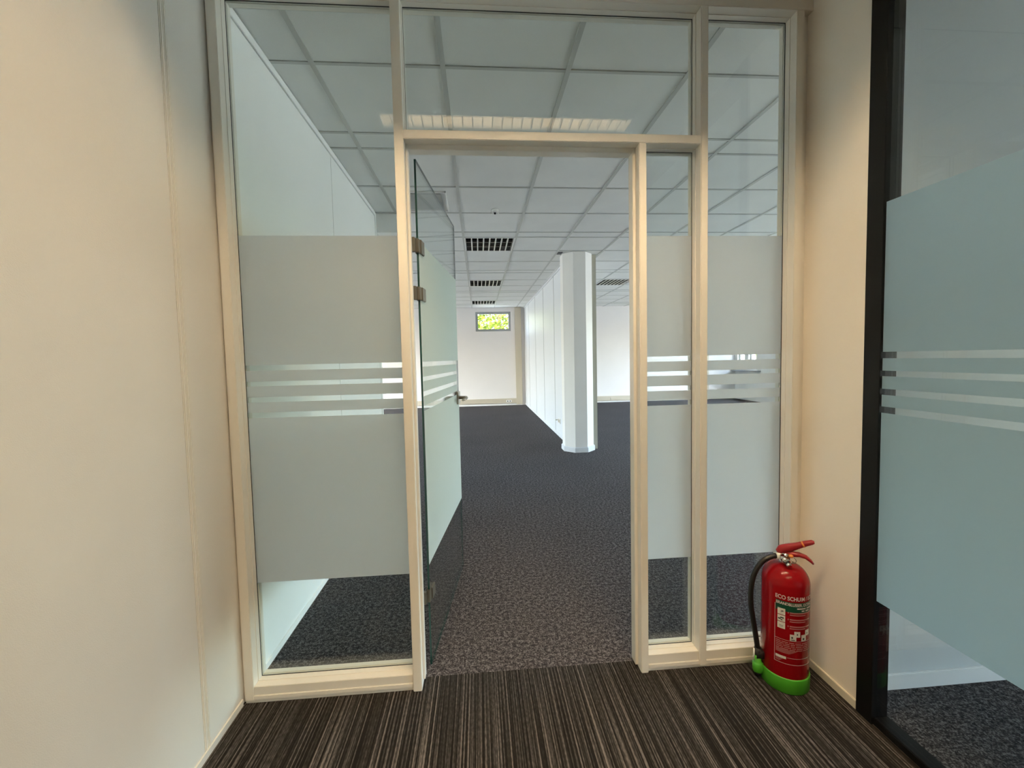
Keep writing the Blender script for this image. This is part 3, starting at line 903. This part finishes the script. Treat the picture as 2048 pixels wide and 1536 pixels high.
text_on('ECO SCHUIM / ECO MOUSSE', U0 + .5, .3675, .0212, M_['print'], 'lettering', sx=.80)
text_on('BRANDBLUSSER, EXTINCTEUR', U0 + 2.5, .3465, .0150, M_['print'], 'lettering', sx=.80)
m = MB()
for u0, u1, z in ((28, 52, .336), (56, 74, .336), (40, 48, .327), (52, 64, .327)): patch(m, u0, u1, z, z + .0045, .0006)
q = m.build('small_lettering', M_['print']); q.parent = ext; q['kind'] = 'stuff'
for u0, u1, z, h in ((-16.5, 1, .3065, .0245), (-16.5, 1, .2795, .0245), (-16.5, 1, .2525, .0245), (12, 27, .213, .024), (22, 37, .228, .022), (40, 55, .213, .024), (52, 67, .232, .022)):
    m = MB(); patch(m, u0, u1, z, z + h, .0004 + (u0 + 20) * 1e-6)
    m.build('pictogram', M_['picto']).parent = ext
m = MB()
for u0, u1, z0, z1 in ((-9, -6, .318, .3205), (-7, -3, .319, .3225), (-15, -9, .287, .292), (-10, -2, .292, .297), (-9, -5, .284, .288), (-13, -3, .264, .2655), (-12, -4, .259, .2605),
                       (15, 19, .222, .229), (14, 24, .2155, .218), (28, 31, .236, .2415), (44, 49, .217, .225), (57, 60, .239, .244)):
    patch(m, u0, u1, z0, z1, .0009)
q = m.build('pictogram_mark', M_['gasket']); q.parent = ext; q['kind'] = 'stuff'
m = MB()
for z in (.317, .291, .2645):
    patch(m, 6.5, 8.5, z, z + .006, .0006)
    patch(m, 11, 68, z + .001, z + .0055, .0006); patch(m, 11, 52, z - .0065, z - .0030, .0006)
rnd = random.Random(3)
for i in range(5):
    z = .2015 - i * .0068
    u = U0 + 3.5
    while u < 74:
        l = rnd.uniform(8, 20); patch(m, u, min(u + l, 76), z, z + .0032, .0006); u += l + 2
for i in range(7):
    z = .1665 - i * .0021 + .001
    patch(m, U0 + 3.5, 30 - i * 3, z + .004, z + .0052, .0006)
q = m.build('fine_lettering', M_['fineprint']); q.parent = ext; q['kind'] = 'stuff'
m = MB()
patch(m, U0, U0 + .9, .118, .345, .0005); patch(m, U0, 100, .118, .1193, .0005); patch(m, U0, 100, .2105, .2115, .0005); patch(m, 6, 100, .143, .144, .0005)
m.build('label_border', M_['print']).parent = ext
m = MB(); patch(m, U0 + 3, 4, .1365, .1465, .0007)
m.build('label_plate', M_['picto']).parent = ext
m = MB()
for i in range(3): patch(m, U0 + 3, -4 - i * 3, .1325 - i * .0038, .1342 - i * .0038, .0006)
q = m.build('fine_lettering', M_['fineprint']); q.parent = ext; q['kind'] = 'stuff'

# ------------------------------------------------------------------ outside
struct(bx('ground', M_['paving'], None, -40, 40, -40, 60, -.5, -.3), 'grey paving outside the building, pale to bounce sunlight indoors')
def tree(loc, h, rx, rzz, label, n=2600, leaf=.16):
    o = empty('tree', loc); thing(o, label, 'tree', 'trees outside the windows')
    q = MB().tube([(0, 0, 0), (.05, .02, h * .3), (0, .06, h * .62)], [.16, .12, .06], 8).build('trunk', M_['bark']); q.parent = o
    rn = random.Random(int(h * 100) + int(loc[0] * 10))
    m = MB()
    for i in range(n):
        a, b_, rr = rn.uniform(0, 2 * math.pi), rn.uniform(-1, 1), rn.uniform(.45, 1) ** .6
        s_ = math.sqrt(1 - b_ * b_)
        p = Vector((rx * rr * s_ * math.cos(a), rx * rr * s_ * math.sin(a), h * .62 + rzz * rr * b_))
        d1 = Vector((rn.gauss(0, 1), rn.gauss(0, 1), rn.gauss(0, .5))).normalized()
        d2 = d1.orthogonal().normalized()
        L = leaf * rn.uniform(.6, 1.2)
        vv = [m.bm.verts.new(p + e) for e in (d1 * L * .5, d2 * L * .28, -d1 * L * .5, -d2 * L * .28)]
        m.bm.faces.new(vv)
    q = m.build('crown', M_['leaf'], recalc=False); q.parent = o; q['kind'] = 'stuff'
    return o
tree((.9, 17.0, -.3), 6.0, 2.6, 2.6, 'bushy green tree filling the small high window', 17000, .19)
tree((11.6, 15.0, -.3), 5.0, 1.7, 1.9, 'green tree outside the far right windows', 4000, .2)
